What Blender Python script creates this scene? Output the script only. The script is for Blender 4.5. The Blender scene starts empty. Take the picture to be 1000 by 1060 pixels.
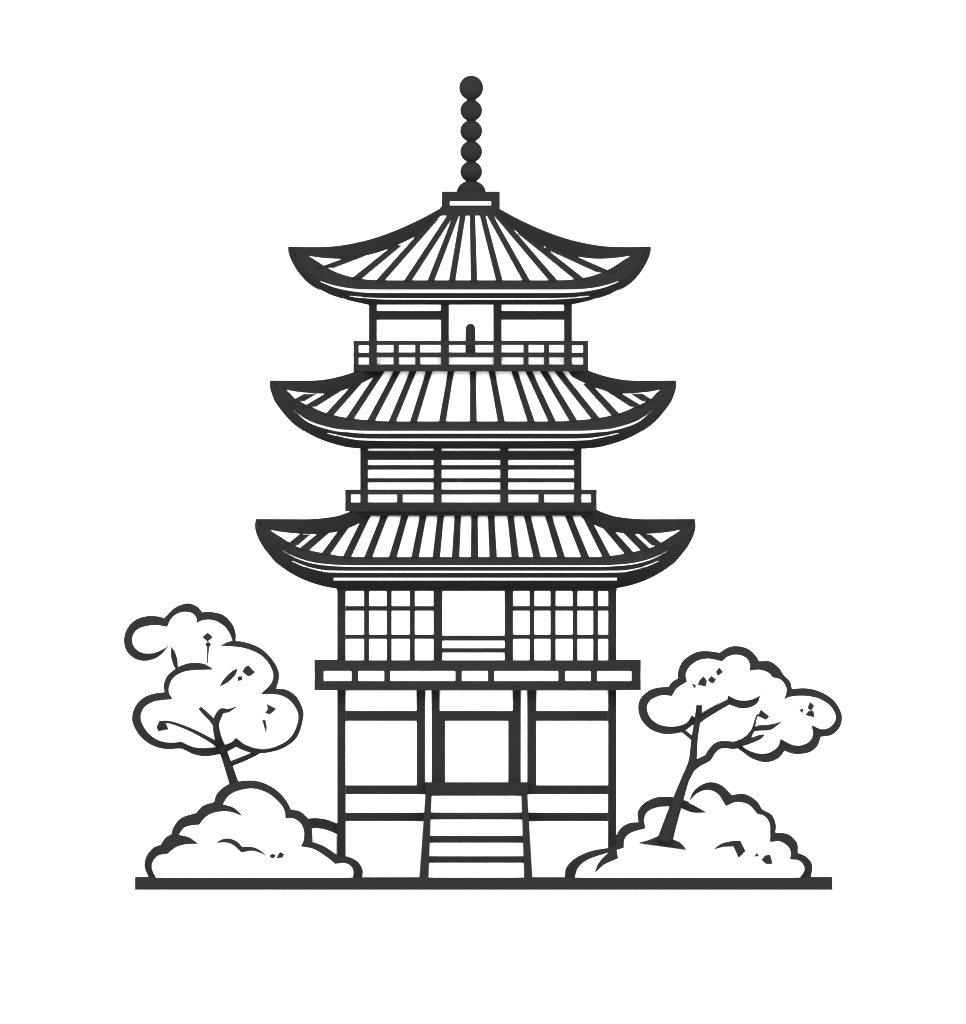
import bpy, bmesh, math
import numpy as np
from mathutils import Vector
from mathutils.geometry import delaunay_2d_cdt

# ------------------------------------------------------------------ scale and camera
U = 0.025            # metres per drawing pixel
D = 2000.0           # camera distance (a very long lens: an elevation view)
ZC = (921.3 - 530) * U * (D - 6.7) / D
scn = bpy.context.scene
col = scn.collection

def KF(Y): return (D + Y) / D

class Fr:
    """size of things standing at depth Y: drawing pixels -> metres"""
    def __init__(s, Y): s.Y = Y; s.k = U * KF(Y)
    def X(s, px): return (px - 500) * s.k
    def Z(s, py): return ZC + (530 - py) * s.k
    def L(s, n): return n * s.k

# ------------------------------------------------------------------ materials
def mat(name, colr, var=0.04, scale=3.0, rough=1.0):
    m = bpy.data.materials.new(name); m.use_nodes = True
    nt = m.node_tree; b = nt.nodes['Principled BSDF']
    n = nt.nodes.new('ShaderNodeTexNoise'); n.inputs['Scale'].default_value = scale
    n.inputs['Detail'].default_value = 4
    tc = nt.nodes.new('ShaderNodeTexCoord')
    r = nt.nodes.new('ShaderNodeValToRGB')
    lo = [c * (1 - var) for c in colr]; hi = [min(c * (1 + var), .95) for c in colr]
    r.color_ramp.elements[0].color = (*lo, 1); r.color_ramp.elements[1].color = (*hi, 1)
    nt.links.new(tc.outputs['Object'], n.inputs['Vector'])
    nt.links.new(n.outputs['Fac'], r.inputs['Fac']); nt.links.new(r.outputs['Color'], b.inputs['Base Color'])
    b.inputs['Roughness'].default_value = rough
    b.inputs['Specular IOR Level'].default_value = 0.0
    return m

WHITE = mat('white_plaster', (.86, .86, .86), .02)
TILE = mat('white_roof_tile', (.86, .86, .86), .02)
LEAF = mat('white_foliage', (.86, .86, .86), .02)
DK = 0.0097
DARK = mat('charcoal_timber', (DK, DK, DK), .05)
DARKL = mat('charcoal_leaf', (DK, DK, DK), .05)
BARK = mat('charcoal_bark', (DK, DK, DK), .05)
STONE = mat('charcoal_stone', (DK, DK, DK), .05)
GROUND = mat('pale_ground', (.86, .86, .86), .02, .2)

# ------------------------------------------------------------------ mesh helpers
class MB:
    def __init__(s): s.v = []; s.f = []; s.mi = []
    def add(s, vs, fs, mi=0):
        o = len(s.v); s.v += [tuple(map(float, p)) for p in vs]
        s.f += [tuple(i + o for i in f) for f in fs]; s.mi += [mi] * len(fs)
    def box(s, x0, x1, y0, y1, z0, z1, mi=0):
        vs = [(x, y, z) for x in (x0, x1) for y in (y0, y1) for z in (z0, z1)]
        s.add(vs, [(0, 1, 3, 2), (4, 6, 7, 5), (0, 4, 5, 1), (2, 3, 7, 6), (0, 2, 6, 4), (1, 5, 7, 3)], mi)
    def grid(s, P, mi=0):                       # P[i][j] points
        n, m = len(P), len(P[0])
        s.add([p for r in P for p in r],
              [(i*m+j, i*m+j+1, (i+1)*m+j+1, (i+1)*m+j) for i in range(n-1) for j in range(m-1)], mi)
    def loft(s, rings, mi=0, caps=True):        # closed rings of the same size
        n, m = len(rings), len(rings[0])
        fs = [(i*m+j, i*m+(j+1) % m, (i+1)*m+(j+1) % m, (i+1)*m+j) for i in range(n-1) for j in range(m)]
        if caps: fs += [tuple(range(m)), tuple((n-1)*m + j for j in range(m))]
        s.add([p for r in rings for p in r], fs, mi)
    def turned(s, cx, a):                       # rotated about the vertical axis x=cx, y=0
        c, q = math.cos(a), math.sin(a)
        o = MB(); o.f = list(s.f); o.mi = list(s.mi)
        o.v = [(cx + (x-cx)*c - y*q, (x-cx)*q + y*c, z) for x, y, z in s.v]
        return o
    def join(s, o): s.add(o.v, o.f); s.mi[-len(o.f):] = o.mi; return s
    def build(s, name, mats, parent=None, smooth=False):
        me = bpy.data.meshes.new(name)
        me.from_pydata(s.v, [], s.f); me.polygons.foreach_set('material_index', s.mi)
        for m in (mats if isinstance(mats, (list, tuple)) else [mats]): me.materials.append(m)
        bm = bmesh.new(); bm.from_mesh(me); bmesh.ops.recalc_face_normals(bm, faces=bm.faces); bm.to_mesh(me); bm.free()
        if smooth: me.polygons.foreach_set('use_smooth', [True] * len(me.polygons))
        o = bpy.data.objects.new(name, me); col.objects.link(o)
        if parent: o.parent = parent; o.matrix_parent_inverse = parent.matrix_world.inverted()
        return o

def four(fn):                                   # the same face on the four sides
    a = MB()
    for j in range(4): a.join(fn.turned(fn.cx, j * math.pi/2))
    return a

def thing(name, label, cat, loc=(0, 0, 0)):
    o = bpy.data.objects.new(name, None); col.objects.link(o); o.location = loc
    o['label'] = label; o['category'] = cat
    bpy.context.view_layer.update()
    return o

def cat_open(pts, n=8):
    P = [np.array(p[:2], float) for p in pts]
    if len(P) < 3:
        return [P[0] + (P[-1]-P[0]) * i/n for i in range(n+1)]
    P = [2*P[0]-P[1]] + P + [2*P[-1]-P[-2]]
    out = []
    for i in range(1, len(P)-2):
        p0, p1, p2, p3 = P[i-1:i+3]
        for q in range(n):
            t = q/n
            out.append(.5*((2*p1)+(p2-p0)*t+(2*p0-5*p1+4*p2-p3)*t*t+(3*p1-p0-3*p2+p3)*t**3))
    out.append(P[-2]); return out

def path(pts, n=6):
    """closed outline through the points; a third value marks a sharp corner"""
    k = next((i for i, p in enumerate(pts) if len(p) > 2), None)
    if k is None:
        pts = [(*pts[0], 1)] + list(pts[1:]); k = 0
    pts = list(pts[k:]) + list(pts[:k]); pts.append(pts[0])
    out = []; run = [pts[0]]
    for p in pts[1:]:
        run.append(p)
        if len(p) > 2:
            c = cat_open(run, n) if len(run) > 2 else [np.array(run[0][:2], float), np.array(run[1][:2], float)]
            out += c[:-1]; run = [p]
    return out

class Curve:
    """height as a smooth function of distance from the middle"""
    def __init__(s, pts):
        c = np.array(cat_open(sorted(pts), 10)); c[:, 0] = np.maximum.accumulate(c[:, 0]); s.x, s.y = c[:, 0], c[:, 1]
    def __call__(s, d): return float(np.interp(abs(d), s.x, s.y))

# ------------------------------------------------------------------ setting
g = MB(); R = 40000
g.add([(-R, -R, 0), (R, -R, 0), (R, R, 0), (-R, R, 0)], [(0, 1, 2, 3)])
go = g.build('ground', GROUND); go['kind'] = 'structure'
PF = Fr(-6.7)
PTOP = PF.Z(908.4)
g = MB(); xs = [PF.X(139.5), PF.X(862), PF.X(652), PF.X(335)]
poly = [(xs[0], -6.7), (xs[1], -6.7), (xs[1], -1.6), (xs[2], -1.6), (xs[2], 4.2), (xs[3], 4.2), (xs[3], -1.6), (xs[0], -1.6)]
g.loft([[(x, y, z) for x, y in poly] for z in (-.2, PTOP)])
go = g.build('pavement', STONE); go['kind'] = 'structure'

# ------------------------------------------------------------------ pagoda
pagoda = thing('pagoda', 'white three tiered pagoda with charcoal timber frame, flared tiled roofs and beaded finial',
               'pagoda', (PF.X(492), 0, PTOP))

# ---- roofs
def make_roof(cx, W, top, outline, C1, C2, hull, ribs, lines, sink=13.3, taper=9, collar=None, ribw=6.0):
    F = Fr(-W * U)
    O, c1, c2 = Curve(outline), Curve(C1), Curve(C2)
    X0 = F.X(cx)
    hc = cat_open(hull, 10)
    HH = np.array([p[0] for p in hc]); HY = np.maximum.accumulate(np.array([p[1] for p in hc])); S = np.linspace(0, 1, len(hc))
    wb = HH[-1]; yb_ = HY[-1]
    def Hx(py): return float(np.interp(py, HY, HH))          # half width of the hull at a height
    E = lambda u: Hx(c2(u*W))                                # the eave bows in between the flared corners
    def pt(x, h, py): return (X0 + F.L(x), -F.L(h), F.Z(py))
    def dep(x, h):
        t = max(0, (h - top) / (W - top)); u = min(1, abs(x)/h)
        return h - t*t*(W - E(u))
    def sp(x, h, py): return pt(x, dep(x, h), py)
    def sk(h):
        q = min(1, max(0, (h-top)/taper)); q2 = (W-h)/(W-top)
        return 5 + (sink - 7.5 + 3.5*math.sin(math.pi*q2))*q*q*(3-2*q)
    tipy = O(W) + sk(W)
    def sz(u, h):
        t = max(0, (h - top) / (W - top))
        dv = c1(u*W) - tipy
        return O(h) + sk(h) + (t*t if dv > 0 else t**10)*dv
    def finv(x, py):
        lo, hi = max(abs(x), top), W
        if sz(x/lo, lo) >= py: return lo
        for _ in range(40):
            m = (lo+hi)/2
            if sz(x/m, m) < py: lo = m
            else: hi = m
        return (lo+hi)/2
    us = np.linspace(-1, 1, 61); hs = np.linspace(top, W, 41)
    m = MB(); m.cx = X0
    m.grid([[sp(u*h, h, sz(u, h)) for u in us] for h in hs])
    a = four(m)
    h = top; a.add([(X0+sx*F.L(h), sy*F.L(h), F.Z(O(h)+sk(h))) for sx, sy in ((-1,-1),(1,-1),(1,1),(-1,1))], [(0, 1, 2, 3)])
    roof = a.build('roof', TILE, pagoda, True)
    # tile ribs
    m = MB(); m.cx = X0
    for (xb, yb, xt, yt) in ribs:
        if abs(xt-cx) > top*.9 and top > 50 or abs(xt-cx) > 50: e = .35 if abs(xt-cx) > W*.68 else .12; xt += (xt-xb)*e; yt += (yt-yb)*e
        rings = []
        n = 30; ye = min(yb+2.5, c1(xb-cx)+.2)
        for i in range(n+1):
            q = i/n; x = xb+(xt-xb)*q - cx; y = max(ye+(yt-ye)*q, O(x)+5)
            w = (ribw+1.2)/2 * (1.05 - .15*q)
            w *= math.hypot(xt-xb, yt-yb)/max(abs(yt-yb), 6) if abs(yt-yb) > 1 else 1
            r = []
            for sx, dy in ((-w, -.07), (w, -.07), (w, .06), (-w, .06)):
                hh = finv(x+sx, y)
                p = sp(x+sx, hh, y); r.append((p[0], p[1]+dy, p[2]))
            rings.append(r)
        m.loft(rings)
    four(m).build('tile_ribs', DARK, roof)
    # hip ridges
    b = 3.0
    for j in range(4):
        r = MB(); rings = []
        for h in np.linspace(W-b, top, 40):
            y0 = O(h+b); t = min(sk(h) + 2.5, 3.5 + (W-b-h)*2.4)
            rings.append([pt(h+b, h-b, y0), pt(h-b, h+b, y0), pt(h-b, h+b, y0+t), pt(h+b, h-b, y0+t)])
        r.loft(rings); r.turned(X0, j*math.pi/2).build('hip_ridge', DARK, roof)
    # fascia board round the eave
    m = MB(); m.cx = X0; rings = []
    xs = np.concatenate([np.linspace(-W+.6, -W*.45, 40), np.linspace(-W*.4, W*.4, 9), np.linspace(W*.45, W-.6, 40)])
    for x in xs:
        ya, yb = c1(x)-.5, c2(x)+.4
        e = .02
        Y = -F.L(E(x/W))
        rings.append([(X0+F.L(x), Y-e, F.Z(ya)), (X0+F.L(x), Y-e, F.Z(yb)), (X0+F.L(x*.985), Y+.08, F.Z(yb)), (X0+F.L(x*.985), Y+.08, F.Z(ya))])
    m.loft(rings); four(m).build('fascia', DARK, roof)
    # soffit: a hull that swells from the body up to the flared corners
    def hs_(s): return float(np.interp(s, S, HH))
    def hz(u, s):
        zc = float(np.interp(s, S, HY)); h = hs_(s)
        tt = (W-h)/(W-wb)
        zm = c2(0) + (yb_-c2(0))*tt
        w = (c2(u*W)-c2(0))/(c2(W)-c2(0))
        return zm + (zc-zm)*w
    m = MB(); m.cx = X0
    m.grid([[pt(u*hs_(s), Hx(hz(u, s)), hz(u, s)) for u in np.linspace(-1, 1, 81)] for s in S])
    a = four(m); h = wb
    a.add([(X0+sx*F.L(h), sy*F.L(h), F.Z(yb_)) for sx, sy in ((-1,-1),(1,-1),(1,1),(-1,1))], [(0, 1, 2, 3)])
    a.build('eave_soffit', DARK, roof)
    for (up, dn) in lines:
        cu, cd = Curve(up), Curve(dn)
        x1 = max(p[0] for p in up)
        def strip(x1):
            rings = []
            for x in np.concatenate([np.linspace(-x1, -x1*.6, 30), np.linspace(-x1*.55, x1*.55, 9), np.linspace(x1*.6, x1, 30)]):
                ya, yb = cu(x), cd(x)
                if yb-ya > .9: ya, yb = ya+.3, yb-.3
                ha, hb = Hx(ya), Hx(yb)
                pa, pb = pt(x, ha, ya), pt(x, hb, yb)
                rings.append([(pa[0], pa[1]-.006, pa[2]), (pb[0], pb[1]-.006, pb[2]), (pb[0], pb[1]+.05, pb[2]), (pa[0], pa[1]+.05, pa[2])])
            o = MB(); o.cx = X0; o.loft(rings); return o
        m = strip(x1)
        for j in (1, 2, 3): m.join(strip(x1*.82).turned(X0, j*math.pi/2))
        m.build('eave_moulding', WHITE, roof)
    if collar:
        y0, y1, h0, h1 = collar
        r = [[(X0+sx*F.L(h), sy*F.L(h), F.Z(y)) for sx, sy in ((-1,-1),(1,-1),(1,1),(-1,1))] for y, h in ((y0, h0), (y1, h1))]
        m = MB(); m.loft(r); m.build('roof_collar', DARK, roof)
    return roof

# top roof
def hf(cx, pts): return [(cx-x, y) for x, y in pts]
c = 486
make_roof(c, 188, 29,
    hf(c, [(298, 255), (312, 255.3), (328, 255.2), (345, 254.5), (362, 252), (385, 246.5), (410, 237.5), (435, 226), (457, 214)]),
    hf(c, [(298, 256), (311, 262.5), (325, 269.5), (338, 277.5), (350, 283), (365, 287.2), (380, 289.5), (400, 290.2), (440, 290.2), (486, 290.2)]),
    hf(c, [(298, 259), (304, 269), (316, 281), (332, 290.7), (350, 296.2), (368, 298.8), (385, 299.4), (430, 299.4), (486, 299.4)]),
    [(188, 255), (186.6, 262), (183.5, 270), (177, 281), (168, 291), (157, 298.5), (143, 305), (125, 310.5), (104, 315.3)],
    [(337, 279, 367, 266), (369, 288, 407, 257), (393.5, 290, 450, 226), (422, 290.5, 467, 221), (446, 290.5, 473, 220), (468, 290.5, 479.5, 220),
     (490.7, 290.5, 489, 220), (517, 290.5, 499, 220), (545, 290.5, 506, 220), (573, 290.5, 514, 221), (600, 288, 547, 246), (626, 282, 575, 258.5)],
    [(hf(c, [(332, 290.6), (350, 296.2), (368, 298.8), (385, 299.5), (430, 299.6), (486, 299.6)]),
      hf(c, [(330, 291), (341, 295.6), (352, 299), (368, 301.8), (385, 303), (430, 303.2), (486, 303.2)])),
     (hf(c, [(362, 306.3), (380, 307.7), (400, 308.4), (440, 308.5), (486, 308.5)]),
      hf(c, [(362, 306.6), (380, 308.8), (400, 309.9), (440, 310.1), (486, 310.1)]))],
    sink=13.3, taper=34, collar=(212.5, 222.3, 29.2, 36.5), ribw=5.6)
# middle roof
c = 489.7
make_roof(c, 210.5, 100,
    hf(c, [(279.2, 393.6), (300, 393.7), (325, 393.5), (340, 391.8), (356, 388), (373, 382), (390, 374)]),
    hf(c, [(279.2, 396), (289, 401), (298, 407.5), (305, 413.5), (318, 420), (338, 428), (358, 432.5), (380, 435), (404, 436.3), (440, 436.3), (489.7, 436.3)]),
    hf(c, [(279.2, 400), (289, 411), (303, 423.6), (320, 435.5), (344, 443), (362, 445), (380, 445.7), (430, 445.7), (489.7, 445.7)]),
    [(210.5, 393.6), (209.5, 402), (206.5, 411), (203, 418), (191, 433), (177, 445), (158, 455), (134, 462.3), (116, 464.5)],
    [(307.8, 416, 326, 405), (320, 421.5, 347, 404.5), (341, 429, 367, 400), (362, 433.5, 395, 383), (384, 435.5, 411.5, 383), (406, 436.5, 428, 383),
     (428, 436.5, 444.5, 383), (458, 436.5, 467, 383), (490, 436.5, 489.6, 383), (519, 436.5, 509, 383), (550, 436.5, 532.4, 383), (571.8, 436.5, 547, 383),
     (593.8, 435.5, 562.4, 383), (616.8, 433.5, 577, 383), (637.5, 429, 611, 400.5), (659.5, 421.6, 634, 405), (671.5, 416, 655, 405)],
    [(hf(c, [(303, 423.6), (320, 435.6), (344, 443), (362, 445), (380, 445.9), (430, 445.9), (489.7, 445.9)]),
      hf(c, [(303, 424), (320, 437.6), (344, 445.5), (362, 447.6), (380, 448.8), (430, 448.8), (489.7, 448.8)])),
     (hf(c, [(339, 448.3), (361, 452.3), (380, 453.8), (430, 453.9), (489.7, 453.9)]),
      hf(c, [(339, 448.6), (361, 453.9), (380, 456), (430, 456.5), (489.7, 456.5)]))],
    sink=13.3, ribw=6.0)
# lower roof
c = 492
make_roof(c, 227.7, 108,
    hf(c, [(264.3, 537), (290, 537.1), (322, 537), (345, 534.6), (357, 531.2), (366, 527.5), (384, 519)]),
    hf(c, [(264.3, 541), (272, 546), (281, 552), (290, 557.5), (299, 562.5), (310, 567.5), (334, 572.8), (355, 576), (372, 576.8), (430, 576.8), (492, 576.8)]),
    hf(c, [(264.3, 545), (274, 556), (287, 566), (305, 576), (325, 582), (350, 584.6), (375, 585), (430, 585), (492, 585)]),
    [(227.7, 537), (227.7, 544), (226, 552.5), (222, 561), (216.5, 569.5), (202, 586), (182, 598.5), (162, 606), (143, 610), (134, 611.5)],
    [(302, 564, 318, 551), (314.5, 568.5, 338, 549), (337, 573, 356, 547), (359, 576.5, 380, 533), (381, 577, 398.5, 532), (406.5, 577, 419.5, 532),
     (429.6, 577, 438.3, 532), (451.6, 577, 456.3, 532), (471.6, 577, 474, 532), (491.2, 577, 491.2, 532), (510.6, 577, 508.3, 532), (533.5, 577, 528.3, 532),
     (556, 577, 545.5, 532), (581, 577, 567.3, 532), (606, 577, 588, 532), (628, 576, 610, 541), (651.6, 572, 631, 549), (668.5, 567.5, 650, 550.5), (681.4, 563, 666, 551)],
    [(hf(c, [(287, 566), (305, 576), (325, 582.2), (350, 584.8), (375, 585.2), (430, 585.2), (492, 585.2)]),
      hf(c, [(287, 566.4), (305, 577.2), (325, 583.6), (350, 586.3), (375, 586.8), (430, 586.8), (492, 586.8)])),
     (hf(c, [(302.5, 580.7), (315, 585.6), (332, 589.6), (350, 590.7), (430, 590.8), (492, 590.8)]),
      hf(c, [(302.5, 581), (315, 586.4), (332, 591.2), (350, 592.8), (430, 593), (492, 593)])),
     (hf(c, [(345.5, 598), (400, 598), (492, 598)]), hf(c, [(345.5, 601), (400, 601), (492, 601)]))],
    sink=15, ribw=6.6)

# ---- finial
F0 = Fr(-0.6)
def lathe(prof, cx, n=32):                       # prof: (radius px, py)
    m = MB(); m.loft([[(F0.X(cx)+F0.L(r)*math.cos(2*math.pi*j/n), F0.L(r)*math.sin(2*math.pi*j/n), F0.Z(y)) for j in range(n)] for r, y in prof]); return m
fin = lathe([(15.2*math.cos(a)+.02, 199-12.6*math.sin(a)) for a in np.linspace(0, math.pi/2, 9)], 487.8)
fin.join(lathe([(5, 190), (5, 95)], 487.8))
fin = fin.build('finial', DARK, pagoda, True)
for rx, ry, y in ((12.6, 12.9, 90.8), (11.5, 11.4, 114.2), (11.6, 11.4, 135.4), (11.5, 11.4, 156.8), (11.5, 11.2, 177.6)):
    lathe([(rx*math.cos(a)+.02, y-ry*math.sin(a)) for a in np.linspace(-math.pi/2, math.pi/2, 21)], 487.8).build('finial_ball', DARK, fin, True)
F0 = Fr(-30*U)
m = MB(); m.box(F0.X(457.2), F0.X(517.6), -F0.L(30), F0.L(30), F0.Z(216), F0.Z(198))
fb = m.build('finial_base', DARK, pagoda)
m = MB(); m.cx = F0.X(487.4); m.box(F0.X(466), F0.X(508.2), -F0.L(30)-.03, -F0.L(30)+.02, F0.Z(212.3), F0.Z(208.8))
four(m).build('base_inset', WHITE, fb)

# ---- storeys
def storey(cx, half, ytop, ybot, cols, corner_w, beams, name, col_w=None, wall_in=2.5, zbot=None):
    """white walls with a charcoal frame; cols: (x0, x1), beams: (x0, x1, y0, y1) on the front; sides repeat them"""
    F = Fr(-half*U); X0 = F.X(cx); h = F.L(half)
    wi = F.L(wall_in)
    z0 = F.Z(ybot) if zbot is None else zbot
    m = MB(); m.box(X0-h+wi, X0+h-wi, -h+wi, h-wi, z0, F.Z(ytop))
    w = m.build(name, WHITE, pagoda)
    cw = F.L(corner_w+.3); h += F.L(.3)
    for sx in (-1, 1):
        for sy in (-1, 1):
            m = MB(); xa, xb = sorted((X0+sx*h, X0+sx*(h-cw))); ya, yb = sorted((sy*h, sy*(h-cw)))
            m.box(xa, xb, ya, yb, z0, F.Z(ytop)); m.build('column', DARK, w)
    for j in range(4):
        for (x0, x1, *r) in cols:
            ya, yb, zz = (ytop, ybot, z0) if not r else (r[0], r[1], F.Z(r[1]))
            m = MB(); m.box(F.X(x0-.3), F.X(x1+.3), -h+.008, -h+wi+.05, zz, F.Z(ya))
            m.turned(X0, j*math.pi/2).build('column', DARK, w)
        for (x0, x1, y0, y1) in beams:
            m = MB(); m.box(F.X(x0), F.X(x1), -h+.016, -h+wi+.05, F.Z(y1+.3), F.Z(y0-.3))
            m.turned(X0, j*math.pi/2).build('beam', DARK, w)
    return w, F, X0, h

def ring(F, X0, h, t, y0, y1):                   # four bars round a square
    m = MB(); z0, z1 = F.Z(y1), F.Z(y0)
    m.box(X0-h, X0+h, -h, -h+t, z0, z1); m.box(X0-h, X0+h, h-t, h, z0, z1)
    m.box(X0-h, X0-h+t, -h+t, h-t, z0, z1); m.box(X0+h-t, X0+h, -h+t, h-t, z0, z1)
    return m

def balcony(cx, half, deck, rails, posts, post_y, end_w, body_half, panel=None, side_posts=None):
    F = Fr(-half*U); X0 = F.X(cx); h = F.L(half)
    m = MB(); m.box(X0-h, X0+h, -h, h, F.Z(deck[1]), F.Z(deck[0]))
    d = m.build('balcony', DARK, pagoda)
    fl = MB(); fl.box(X0-h+.125, X0+h-.125, -h+.125, h-.125, F.Z(deck[0])-.02, F.Z(deck[0])+.006); fl.build('deck_bounce_sheet', WHITE, d)  # pale sheet added over the dark deck to bounce light onto the wall
    for (y0, y1) in rails: ring(F, X0, h, .12, y0-.3, y1+.3).build('rail', DARK, d)
    z0, z1 = F.Z(post_y[1]), F.Z(post_y[0])
    ew = F.L(end_w+.3)
    for sx in (-1, 1):
        for sy in (-1, 1):
            m = MB(); xa, xb = sorted((X0+sx*(h-.003), X0+sx*(h-ew))); ya, yb = sorted((sy*(h-.003), sy*(h-ew)))
            m.box(xa, xb, ya, yb, z0, z1); m.build('post', DARK, d)
    for j in range(4):
        for (x0, x1) in posts:
            m = MB(); m.box(F.X(x0-.3), F.X(x1+.3), -h+.004, -h+.11, z0, z1)
            m.turned(X0, j*math.pi/2).build('post', DARK, d)
    if panel:
        ring(F, X0, h-.03, .06, panel[0], panel[1]).build('parapet_panel', WHITE, d)
    return d, F, X0, h

# top storey
storey(487, 105, 312, 384, [(456.6, 464.5), (511, 519)], 8.2, [(390, 456.6, 322, 330.8), (519, 584.2, 322, 330.8)], 'upper_storey')
d, F, X0, h = balcony(487.4, 121.8, (377, 384.4), [(352.8, 357), (365, 369.7)],
    [(407.6, 412.8), (430, 434.8), (542, 547), (563.2, 568.3)], (352.9, 378), 5.3, 105)
m = MB(); rings = []
for r, y in [(5.1, 366), (5.1, 341)] + [(5.1*math.cos(a), 340-5.1*math.sin(a)) for a in np.linspace(0.1, math.pi/2-.01, 8)]:
    rings.append([(F.X(487)+F.L(r)*math.cos(2*math.pi*q/20), -h+.13+F.L(r)*math.sin(2*math.pi*q/20), F.Z(y)) for q in range(20)])
m.loft(rings); m.build('newel_post', DARK, d, True)
# columns run down in front of the railing: thin pilasters carried by the rail line
for (x0, x1) in ((382, 390.3), (456.6, 464.5), (511, 519), (584, 592)):
    m = MB(); m.box(F.X(x0), F.X(x1), -h+.004, -h+.12, F.Z(378), F.Z(352.9))
    m.build('post', DARK, d)

# middle storey
storey(487.5, 114.5, 460, 530, [(449, 457), (518, 526)], 8,
    [(a, b, y0, y1) for a, b in ((381, 449), (457, 518), (526, 594)) for y0, y1 in ((467, 476), (481.5, 486), (495, 499))], 'middle_storey')
d, F, X0, h = balcony(487.5, 130.4, (519.8, 529.4), [(506.8, 511.8)], [(411.2, 416.8), (557.5, 563.2)], (507, 521), 5.8, 114.5)
for (x0, x1) in ((373, 381), (449, 457), (518, 526), (594, 602)):
    m = MB(); m.box(F.X(x0), F.X(x1), -h+.004, -h+.12, F.Z(521), F.Z(507)); m.build('post', DARK, d)
m = MB(); hh = F.L(122.5); m.box(X0-hh, X0+hh, -hh, hh, F.Z(534), F.Z(529)); m.build('deck_beam', DARK, d)

# lattice storey
w, F, X0, h = storey(493.6, 144.4, 606, 690, [(449, 457.7), (522.6, 531)], 8.6,
    [(457.7, 522.6, 658, 662.8), (457.7, 522.6, 671, 675)], 'lattice_storey')
for j in range(4):
    for (a, b, vs) in ((358, 449, [(377, 382), (400.5, 405.2), (424.4, 429.3)]), (531, 629.4, [(548.4, 553), (570, 575), (593, 597.6), (614.2, 619)])):
        m = MB()
        for (x0, x1) in vs: m.box(F.X(x0-.3), F.X(x1+.3), -h+.03, -h+.2, F.Z(690), F.Z(606))
        for (y0, y1) in ((627.5, 632), (657, 661.1)): m.box(F.X(a)+.002, F.X(b)-.002, -h+.036, -h+.19, F.Z(y1+.3), F.Z(y0-.3))
        m.turned(X0, j*math.pi/2).build('window_lattice', DARK, w)
m = MB(); m.cx = X0; m.box(F.X(349.2), F.X(638), -h-.01, -h+.22, F.Z(611.9), F.Z(601.2)); four(m).build('wall_plate', DARK, w)
balcony(494.4, 169.2, (704.7, 714.7), [(683.6, 694.4)],
    [(364, 370.8), (397.8, 404), (471.5, 478), (505.2, 511.6), (578, 585), (611.6, 618)], (685, 706), 9.8, 144, panel=(694, 705))

# ground storey
F = Fr(-144.4*U)
zb = PTOP - .05
w, F, X0, h = storey(493.6, 144.4, 706, 908, [(431.5, 440), (447, 455), (531, 539), (546, 555)], 8.6,
    [(358, 431.5, 736, 746), (555, 629.2, 736, 746), (455, 531, 736, 746), (358, 431.5, 813, 822), (555, 629.2, 813, 822),
     (358, 431.5, 841, 850), (555, 629.2, 841, 850)], 'ground_storey', zbot=zb)
for (x0, x1) in ((431.5, 447.2), (539, 555)):       # the low ledges reach the stair
    for (y0, y1) in ((813.3, 822.2), (841, 850)):
        m = MB(); m.box(F.X(x0), F.X(x1), -h-.02, -h+.05, F.Z(y1), F.Z(y0)); m.build('beam', DARK, w)
# the wall under the ledge stands proud of the posts, so the posts end on it
for (x0, x1) in ((358.2, 441), (545, 629)):
    m = MB(); m.box(F.X(x0), F.X(x1), -h-.012, -h+.05, zb, F.Z(821.5)); m.build('dado_panel', WHITE, w)
for (x0, x1) in ((358.2, 441), (545, 629)):
    for (y0, y1) in ((813.3, 822.2), (841, 850)):
        m = MB(); m.box(F.X(x0), F.X(x1), -h-.035, -h-.005, F.Z(y1), F.Z(y0)); m.build('beam', DARK, w)
m = MB(); m.box(F.X(460.5), F.X(526.5), -h+.05, -h+.18, F.Z(812), F.Z(745)); door = m.build('door', WHITE, pagoda)
m = MB()
m.box(F.X(454.5), F.X(461), -h+.012, -h+.17, F.Z(812), F.Z(743)); m.box(F.X(526), F.X(531.5), -h+.012, -h+.17, F.Z(812), F.Z(743))
m.box(F.X(455), F.X(531), -h+.03, -h+.17, F.Z(746.2), F.Z(744)); m.build('door_frame', DARK, door)
# stairs
FS = Fr(-h-1.2)
m = MB()
ZB = PTOP - .02
levels = [(823.6, 841), (848, 865), (872, 886), (892.6, 908)]
ys = [h+.45, h+.95, h+1.45, h+1.95]
for i, (y0, y1) in enumerate(levels):
    xl = 446.5 - 5*(y0-823)/85 - 1; xr = 540 + 3.5*(y0-823)/85 + 1
    m.box(FS.X(xl), FS.X(xr), -ys[i], -h-.0 if i == 0 else -ys[i-1]-.001, ZB, FS.Z(y0+.5))
st = m.build('staircase', WHITE, pagoda)
for i, (y0, y1) in enumerate([(809.6, 823.6), (841, 848), (865, 872), (886, 892.6)]):
    xl = 446.8 - 5*(y0-823)/85; xr = 539.8 + 3.5*(y0-823)/85
    if i == 0: xl, xr = 440.2, 546.3
    m = MB(); m.box(FS.X(xl), FS.X(xr), -ys[i]-.04, -h-.05 if i == 0 else -ys[i-1]-.002, FS.Z(y1), FS.Z(y0)); m.build('tread', DARK, st)
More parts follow.
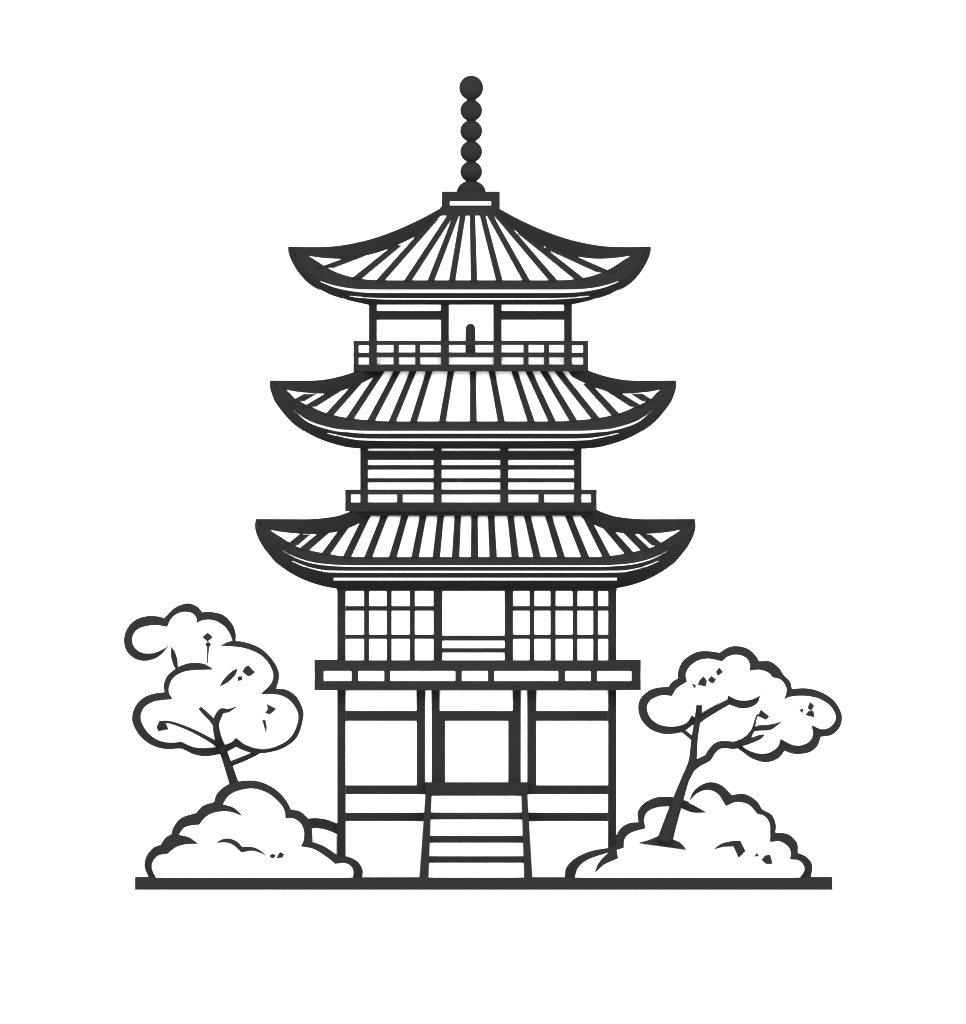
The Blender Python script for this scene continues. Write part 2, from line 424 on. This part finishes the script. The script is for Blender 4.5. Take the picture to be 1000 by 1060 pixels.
for (xt0, xt1, xb0, xb1) in ((440.2, 447, 434, 443.8), (539.5, 546.2, 542.4, 551.2)):
    m = MB(); rings = []
    for q in np.linspace(0, 1, 6):
        xa, xb = xt0+(xb0-xt0)*q, xt1+(xb1-xt1)*q; py = 822.8+(908-822.8)*q
        yf = -(h+.75+1.62*q); z = max(FS.Z(py), ZB)
        rings.append([(FS.X(xa), yf, z), (FS.X(xb), yf, z), (FS.X(xb), -h-.04, z), (FS.X(xa), -h-.04, z)])
    m.loft(rings); m.build('stringer', DARK, st)

# ------------------------------------------------------------------ foliage
def zoomed(ox, oy, s):
    return lambda pts: [(ox+p[0]/s, oy+p[1]/s) + ((p[2]/s if p[2] > 1 else p[2],) if len(p) > 2 else ()) for p in pts]

def seg_dist(P, loop):
    A = np.array(loop); B = np.roll(A, -1, 0); P = np.atleast_2d(P); best = np.full(len(P), 1e9)
    for a, b in zip(A, B):
        ab = b-a; L = ab@ab
        if L < 1e-14: continue
        t = np.clip((P-a)@ab/L, 0, 1)
        best = np.minimum(best, np.hypot(*(P-(a+t[:, None]*ab)).T))
    return best
def inside(P, loop):
    A = np.array(loop); B = np.roll(A, -1, 0); P = np.atleast_2d(P); c = np.zeros(len(P), bool)
    for a, b in zip(A, B):
        if abs(a[1]-b[1]) < 1e-12: continue
        k = ((a[1] > P[:, 1]) != (b[1] > P[:, 1])) & (P[:, 0] < (b[0]-a[0])*(P[:, 1]-a[1])/(b[1]-a[1])+a[0])
        c ^= k
    return c
def clean(loop):
    out = []
    for p in loop:
        if not out or math.hypot(p[0]-out[-1][0], p[1]-out[-1][1]) > 1e-3: out.append(p)
    if math.hypot(out[0][0]-out[-1][0], out[0][1]-out[-1][1]) < 1e-3: out.pop()
    return out
def dense(loop, step=.15):
    loop = clean(loop); out = []
    for a, b in zip(loop, loop[1:]+loop[:1]):
        n = max(1, math.ceil(math.hypot(b[0]-a[0], b[1]-a[1])/step))
        out += [(a[0]+(b[0]-a[0])*i/n, a[1]+(b[1]-a[1])*i/n) for i in range(n)]
    return out
def shift(loop, d):
    """outline moved outwards by d"""
    P = np.array(clean([tuple(p) for p in loop])); A, B = np.roll(P, 1, 0), np.roll(P, -1, 0)
    area = .5*np.sum(P[:, 0]*B[:, 1]-B[:, 0]*P[:, 1])
    def nrm(v): v = np.stack([v[:, 1], -v[:, 0]], 1); return v/np.linalg.norm(v, axis=1, keepdims=True)
    n = nrm(P-A)+nrm(B-P); n /= np.maximum(np.linalg.norm(n, axis=1, keepdims=True), .6)
    return [tuple(p) for p in P + n*d*(1 if area > 0 else -1)]
def tri(loop, step):
    L = np.array(loop); lo, hi = L.min(0), L.max(0)
    gx, gz = np.meshgrid(np.arange(lo[0], hi[0], step), np.arange(lo[1], hi[1], step))
    P = np.stack([gx.ravel(), gz.ravel()], 1)
    P = P[inside(P, L)]
    if len(P): P = P[seg_dist(P, L) > step*.45]
    n = len(L)
    vs = [Vector(p) for p in L] + [Vector(p) for p in P]
    r = delaunay_2d_cdt(vs, [(i, (i+1) % n) for i in range(n)], [], 1, 1e-5)
    return np.array([(v.x, v.y) for v in r[0]]), r[2]

class Pad:
    """a clipped, cloud shaped cushion of foliage: charcoal rim, pale swelling faces front and back"""
    def __init__(s, outer, inner, Y, ht, bulge, depth_line=None):
        s.F = Fr(Y-ht); s.Y, s.ht, s.b = Y, ht, bulge
        cv = lambda pts: dense([(s.F.X(p[0]), max(s.F.Z(p[1]), PTOP-.01)) for p in pts])
        po, pi = shift(path(outer), .35), shift(path(inner), -.35)
        s.o, s.i = cv(po), cv(pi)
        pd = shift(path(depth_line), -.35) if depth_line else pi
        s.di = [(s.F.X(x), s.F.Z(y+70 if y > 904 else y)) for x, y in pd]
        L = np.array(s.i); s.R = .45*min(np.ptp(L[:, 0]), np.ptp(L[:, 1]))
    def rise(s, P):
        P = np.atleast_2d(P); d = np.where(inside(P, s.di), seg_dist(P, s.di), 0)
        q = np.clip(d/s.R, 0, 1); return s.b*np.sqrt(1-(1-q)**2)
    def surf(s, x, z): return s.Y-s.ht-.03-float(s.rise((x, z))[0])
    def build(s, name, parent=None):
        m = MB(); n = len(s.o)
        V, T = tri(s.o, 5.0)
        for y in (s.Y-s.ht, s.Y+s.ht): m.add([(x, y, z) for x, z in V], T)
        # rounded charcoal rim
        m.add([(x, s.Y-s.ht, z) for x, z in s.o]+[(x, s.Y+s.ht, z) for x, z in s.o],
              [(j, (j+1) % n, n+(j+1) % n, n+j) for j in range(n)])
        V, T = tri(s.i, .16); r = s.rise(V); k = len(s.i); re = s.rise(s.i)
        for sg in (-1, 1):
            m.add([(x, s.Y+sg*(s.ht+.03+q), z) for (x, z), q in zip(V, r)], T, 1)
            m.add([(x, s.Y+sg*(s.ht+.03+q), z) for (x, z), q in zip(s.i, re)]+[(x, s.Y+sg*(s.ht-.02), z) for x, z in s.i],
                  [(j, (j+1) % k, k+(j+1) % k, k+j) for j in range(k)], 1)
        return m.build(name, [DARKL, LEAF], parent)
    def marks(s, parent, polys, lift=.05, name='leaf_tuft'):
        for p in polys:
            m = MB()
            L = clean([(s.F.X(q[0]), s.F.Z(q[1])) for q in shift(path(p, 5), .4)])
            V, T = tri(L, .09); k = len(L)
            yf = [s.surf(x, z)-lift for x, z in V]
            m.add([(x, y, z) for (x, z), y in zip(V, yf)], T)
            ys_ = [s.surf(x, z) for x, z in L]
            m.add([(x, y-lift, z) for (x, z), y in zip(L, ys_)]+[(x, y+.04, z) for (x, z), y in zip(L, ys_)],
                  [(j, (j+1) % k, k+(j+1) % k, k+j) for j in range(k)])
            m.build(name, DARKL, parent)

def tube(pts, yfn, F, n=12, sub=6):
    """tapered limb; pts: (px, py, width px); yfn gives the depth of each point"""
    A = np.array(cat_open([p[:2] for p in pts], sub)); W = np.interp(np.linspace(0, len(pts)-1, len(A)), range(len(pts)), [p[2] for p in pts])
    P = [(F.X(a[0]), F.Z(a[1])) for a in A]
    m = MB(); rings = []
    for i, (x, z) in enumerate(P):
        a, b = P[max(i-1, 0)], P[min(i+1, len(P)-1)]
        tx, tz = b[0]-a[0], b[1]-a[1]; l = math.hypot(tx, tz) or 1; nx, nz = -tz/l, tx/l
        r = F.L(W[i]+.7)/2; y = yfn(x, z, r)
        rings.append([(x+nx*r*math.cos(q), y+r*math.sin(q), z+nz*r*math.cos(q)) for q in (2*math.pi*j/n for j in range(n))])
    m.loft(rings); return m

def quad(*p): return [(x, y, 1) for x, y in p]

# ---- left bush
Z = zoomed(130, 770, 3.846)
bush = Pad(Z([(93,534,1),(76,490),(82,450),(108,416),(140,402,1),(158,375),(182,360,1),(192,330),(222,295),(280,276,1),(308,247),(352,232,1),
    (366,196),(412,160),(478,147),(540,153),(600,185),(638,225),(658,262,1),(695,270),(726,297,1),(741,340),(744,391,1),(792,410),(848,448,1),(885,450),(924,470),(943,503),(941,534,1)]),
   Z([(122,534,1),(105,500),(108,470),(130,445),(168,437,1),(200,412),(240,400),(289,398,1),(252,372),(212,362,1),(232,335),(260,325),(292,322,1),(320,290),(360,272),(415,270),(467,288,1),
    (432,256),(388,240,1),(410,207),(450,186),(510,178),(570,198),(618,240),(634,270),(637,297,1),(668,297),(697,316),(711,350),(709,385),(698,408,1),(750,419),(800,450),(835,478,1),(870,474),(895,485),(907,505),(906,534,1)]),
   -5.0, .5, .6)
def bush_thing(name, pad, label, px, marks):
    o = pad.build(name, None); o['label'] = label; o['category'] = 'bush'; o['group'] = 'mounded bushes on the pavement'
    if marks:
        pad.marks(o, marks)
    return o
bush_thing('bush', bush, 'large white mounded bush with charcoal outline below the tree left of the pagoda', 260,
  [Z([(362,393,1),(385,380),(415,377),(445,390),(465,410,1),(500,410),(530,420),(560,443,1),(530,430),(500,424),(462,431,1),(430,402),(400,391)]),
   Z([(573,446),(585,438),(597,445),(585,454)]), Z(quad((600,455),(615,430),(632,438),(624,452)))])
# ---- the small bush against the pagoda wall
bb = Pad(Z([(690,534,1),(700,340),(722,299,1),(755,296),(800,302),(846,319,1),(846,534,1)]),
         Z([(700,533,1),(705,380),(730,337,1),(765,336),(805,344),(846,361,1),(846,533,1)]), -3.05, .4, .35)
bush_thing('bush', bb, 'small white bush behind the large one, touching the left wall of the pagoda', 330, None)

# ---- left tree
Z = zoomed(120, 610, 4.762)
up = Pad(Z([(238,142,1),(290,92),(350,70),(398,84),(425,113,1),(470,112),(530,128),(573,172),(590,220),(588,260,1),(600,400),(520,540,1),(330,520,1),(300,400,1),(283,372),(272,330),(272,287,1),
    (262,272,1),(230,315),(190,342),(140,353),(90,340),(52,302),(40,250),(55,195),(95,152),(150,133),(200,133)]),
   Z([(252,185,1),(275,142),(310,117),(350,111),(383,122),(398,145),(397,167,1),(430,152),(480,152),(530,178),(560,215),(575,252,1),(590,400),(515,530,1),(335,510,1),(306,400,1),(302,345),(288,305),(275,288,1),
    (262,272,1),(240,292),(200,311),(160,318),(120,310),(90,285),(80,250),(90,215),(120,190),(170,178),(212,178)]),
   -3.0, .4, .5)
lo = Pad(Z([(240,508,1),(236,470),(255,425),(300,388),(345,368),(390,362),(440,370),(482,397,1),(512,280,1),(545,263),(580,255),(640,262),(710,290),(765,340),(798,395),(803,440),(790,490,1),
    (840,496),(890,530),(920,590),(922,640),(893,728),(830,780),(760,803),(700,808),(645,800),(592,777,1),(555,797),(500,815),(435,823),(380,812),(345,795),(315,785),(250,788),(180,770),(120,725),(85,665),(81,620),(100,570),(140,532),(190,514)]),
   Z([(278,542,1),(262,510),(262,480),(280,440),(320,412),(370,400),(430,397),(477,396,1),(507,278,1),(600,284),(660,298),(715,325),(757,370),(776,420),(768,460),(745,488),(714,516,1),
    (760,517),(810,522),(860,550),(895,602),(897,655),(868,722),(820,762),(760,785),(700,787),(640,768),(592,734,1),(565,757),(500,778),(430,783),(380,778),(322,752,1),(270,757),(210,745),(160,710),(128,660),(123,620),(140,582),(180,556),(230,546)]),
   -3.6, .4, .6, Z([(278,542,1),(262,510),(262,480),(280,440),(320,412),(370,400),(430,397),(477,396,1),(400,330,1),(430,250,1),(507,278,1),(600,284),(660,298),(715,325),(757,370),(776,420),(768,460),(745,488),(714,516,1),
    (760,517),(810,522),(860,550),(895,602),(897,655),(868,722),(820,762),(760,785),(700,787),(640,768),(592,734,1),(565,757),(500,778),(430,783),(380,778),(322,752,1),(270,757),(210,745),(160,710),(128,660),(123,620),(140,582),(180,556),(230,546)]))
ltree = thing('tree', 'white cloud pruned tree on a slender dark trunk, two stacked crowns, left of the pagoda', 'tree', (lo.F.X(245), -3.6, PTOP))
c1 = up.build('crown', ltree); c2 = lo.build('crown', ltree)
up.marks(c1, [Z(quad((452,213),(478,235),(452,257),(427,235))), Z([(455,259),(468,271),(455,285),(442,271)]), Z(quad((450,280),(460,280),(453,362),(449,362)))])
lo.marks(c2, [Z([(601,391,1),(575,402),(535,440),(512,477,1),(550,458),(585,425)]), Z([(655,376,1),(686,408,1),(655,427),(624,405,1),(640,382)]), Z(quad((602,430),(622,428),(624,446),(601,452))),
    Z([(745,562,1),(757,572),(790,588,1),(762,612),(735,609,1),(748,590)]), Z(quad((720,640),(738,646),(743,680),(741,715))), Z(quad((215,648),(240,652),(260,690),(210,699),(201,680)))])
def on(pad, Y):
    def f(x, z, r):
        if inside((x, z), pad.o)[0]: return pad.surf(x, z)-r*.6
        return Y
    return f
yl = on(lo, -3.9)
tube(Z([(640,1460,60),(612,1050,52),(585,965,46),(540,830,38),(515,765,36),(498,705,32),(492,650,27)]), yl, lo.F).build('trunk', BARK, ltree, True)
for pts in ([(495,672,27),(470,640,22),(440,610,22),(413,583,17)], [(492,668,27),(503,630,34),(522,600,28),(555,597,16),(597,578,2)],
            [(520,785,26),(480,752,20),(400,707,17),(320,672,14),(260,654,12),(215,653,8)], [(555,865,26),(610,843,26),(660,822,24),(705,800,22)]):
    tube(Z(pts), yl, lo.F).build('branch', BARK, ltree, True)

# ---- right bush
Z = zoomed(570, 790, 3.3333)
rb = Pad(Z([(49,397,1),(55,360),(88,327),(140,304),(200,293,1),(228,285,1),(228,252),(242,225),(270,208),(303,204,1),(301,170),(320,141),(360,120),(400,116),(440,121),(478,134,1),
    (492,100),(520,76),(555,66),(592,78),(625,110,1),(670,107),(710,130),(730,160,1),(764,180),(777,213),(775,240,1),(820,246),(850,275),(853,310,1),(885,325),(903,355),(897,397,1)]),
   Z([(82,397,1),(95,360),(130,332),(198,309,1),(167,342),(152,379,1),(185,350),(233,328,1),(228,300,1),(252,292,1),(255,262),(277,240),(327,225,1),(322,195),(335,167),(370,152),(420,149),(450,155),(490,170),(538,170,1),
    (505,152),(476,136,1),(502,106),(540,92),(577,106),(605,148,1),(640,134),(682,142),(714,175,1),(737,182),(755,205),(758,240),(757,272,1),(792,270),(820,288),(829,310),(826,332,1),(855,335),(872,350),(876,372),(858,397,1)]),
   -5.0, .5, .7)
bush_thing('bush', rb, 'wide white mounded bush right of the pagoda with a leaning tree growing from it', 720,
  [Z([(562,297,1),(590,277),(630,268),(655,268,1),(672,303,1),(648,326,1),(631,286,1),(595,288)]), Z(quad((700,322),(712,308),(719,320))), Z(quad((727,333),(740,318),(757,315),(766,346),(745,347)))])

# ---- right tree
Z = zoomed(650, 650, 4.348)
A = Pad(Z([(183,265,1),(200,243),(225,228,1),(228,190),(250,147),(300,113),(350,104),(413,112,1),(450,89),(490,82),(540,94),(575,125),(590,150,1),(640,151),(680,180),(700,210),(730,243),(738,275,1),(697,327,1),(640,330),
    (597,304,1),(580,340),(550,357),(510,362),(475,352),(450,342,1),(400,368),(365,395),(330,425,1),(300,432),(272,452),(245,470,1),(190,478),(150,475),(100,455),(60,412),(47,362),(56,320),(90,286),(130,270)]),
   Z([(197,307,1),(220,272),(265,242,1),(260,210),(275,177),(310,149),(360,138),(424,150,1),(450,129),(490,120),(530,133),(549,162),(549,193,1),(590,188),(630,200),(652,222,1),(690,234),(713,268),(712,298),(697,333,1),(640,336),
    (597,304,1),(560,322),(520,328),(485,322),(452,305,1),(440,332),(390,352),(345,378),(320,398),(308,408),(288,394,1),(268,425),(235,440),(190,445),(140,435),(102,407),(85,362),(100,327),(140,306),(170,303)]),
   -5.5, .4, .5)
B = Pad(Z([(738,275,1),(800,272),(860,285),(920,320),(955,370),(963,412),(950,452),(915,482),(868,490,1),(853,530),(820,558),(770,568),(735,564),(705,553,1),(680,584),(640,602),(600,602),(550,583),(510,553),(478,532,1),(520,470),(560,400),(597,322,1),(697,327,1)]),
   Z([(697,322,1),(740,308),(800,306),(860,318),(910,350),(935,392),(930,425),(905,450),(870,456),(827,438,1),(833,480),(815,513),(775,530),(735,525),(688,500,1),(675,535),(640,560),(600,567),(550,555),(505,528,1),(490,522,1),(514,470),(554,400),(592,318,1)]),
   -5.53, .4, .5)
rtree = thing('tree', 'white tree with dark trunk leaning right and two spreading crowns, right of the pagoda', 'tree', (A.F.X(688), -5.9, PTOP))
c1 = A.build('crown', rtree); c2 = B.build('crown', rtree)
A.marks(c1, [Z(quad((284,247),(306,258),(300,273))), Z(quad((340,217),(354,235),(351,263),(314,256),(322,235))), Z([(375,215,1),(397,232,1),(380,248),(360,234,1)]), Z(quad((410,177),(428,198),(405,215),(396,198)))])
B.marks(c2, [Z(quad((769,368),(791,361),(785,383))), Z(quad((820,332),(838,350),(825,371),(808,360))), Z(quad((835,373),(839,403),(799,392),(812,375))), Z(quad((598,367),(636,398),(621,412),(583,396)))])
ybush = on(rb, -5.9)
def yr(x, z, r):
    if inside((x, z), A.o)[0]: return min(A.surf(x, z)-r*.6, -6.0)
    if inside((x, z), B.o)[0]: return min(B.surf(x, z)-r*.6, -6.0)
    if inside((x, z), rb.o)[0]: return min(rb.surf(x, z)-r*.3, -6.0)
    return -6.0
tr = tube(Z([(163,965,70),(190,880,60),(213,810,52),(255,690,37),(282,630,40),(293,585,34),(300,500,29),(314,410,27),(322,346,26)]), yr, A.F).build('trunk', BARK, rtree, True)
rb.marks(tr, [Z([(45,967,1),(90,955),(132,938,1),(198,950,1),(235,966),(263,998,1),(150,982)])], .07, 'root_flare')
for pts in ([(285,632,34),(320,605,34),(358,585,34),(378,555,34),(405,530,34),(440,525,33),(485,527,34),(530,502,26),(560,462,14),(578,400,6),(583,388,5)],
            [(555,462,10),(590,450,24),(640,446,24),(690,423,2)], [(505,520,28),(550,508,22),(590,492,20),(613,481,6)], [(298,505,18),(272,482,17),(246,462,17)], [(318,418,24),(345,398,24),(395,367,24),(450,335,24)]):
    tube(Z(pts), yr, A.F).build('branch', BARK, rtree, True)

ltree['group'] = rtree['group'] = 'trees beside the pagoda'

# ------------------------------------------------------------------ light, sky, camera
w = bpy.data.worlds.new('World'); scn.world = w; w.use_nodes = True
nt = w.node_tree; bg = nt.nodes['Background']
EL, AZ = math.radians(28), math.radians(180)
bg.inputs['Color'].default_value = (1, 1, 1, 1)                 # an even, bright white overcast sky
bg.inputs['Strength'].default_value = 0.6
sl = bpy.data.lights.new('sun', 'SUN'); sl.energy = 1.2; sl.angle = math.radians(60); sl.color = (1, .99, .97)
so = bpy.data.objects.new('sun', sl); col.objects.link(so)
d = Vector((math.sin(AZ)*math.cos(EL), math.cos(AZ)*math.cos(EL), math.sin(EL)))
so.rotation_euler = (-d).to_track_quat('-Z', 'Y').to_euler()
so.location = (0, 0, 60)

cam = bpy.data.cameras.new('camera'); co = bpy.data.objects.new('camera', cam); col.objects.link(co)
co.location = (0, -D, ZC); co.rotation_euler = (math.pi/2, 0, 0)
cam.sensor_width = 36; cam.sensor_fit = 'AUTO'
cam.lens = 36 * D / (1060 * U)
cam.clip_start = 10; cam.clip_end = 100000
scn.camera = co
scn.cycles.filter_width = 1.4
scn.view_settings.view_transform = 'Standard'; scn.view_settings.look = 'None'
scn.view_settings.exposure = 2.2; scn.view_settings.gamma = 1
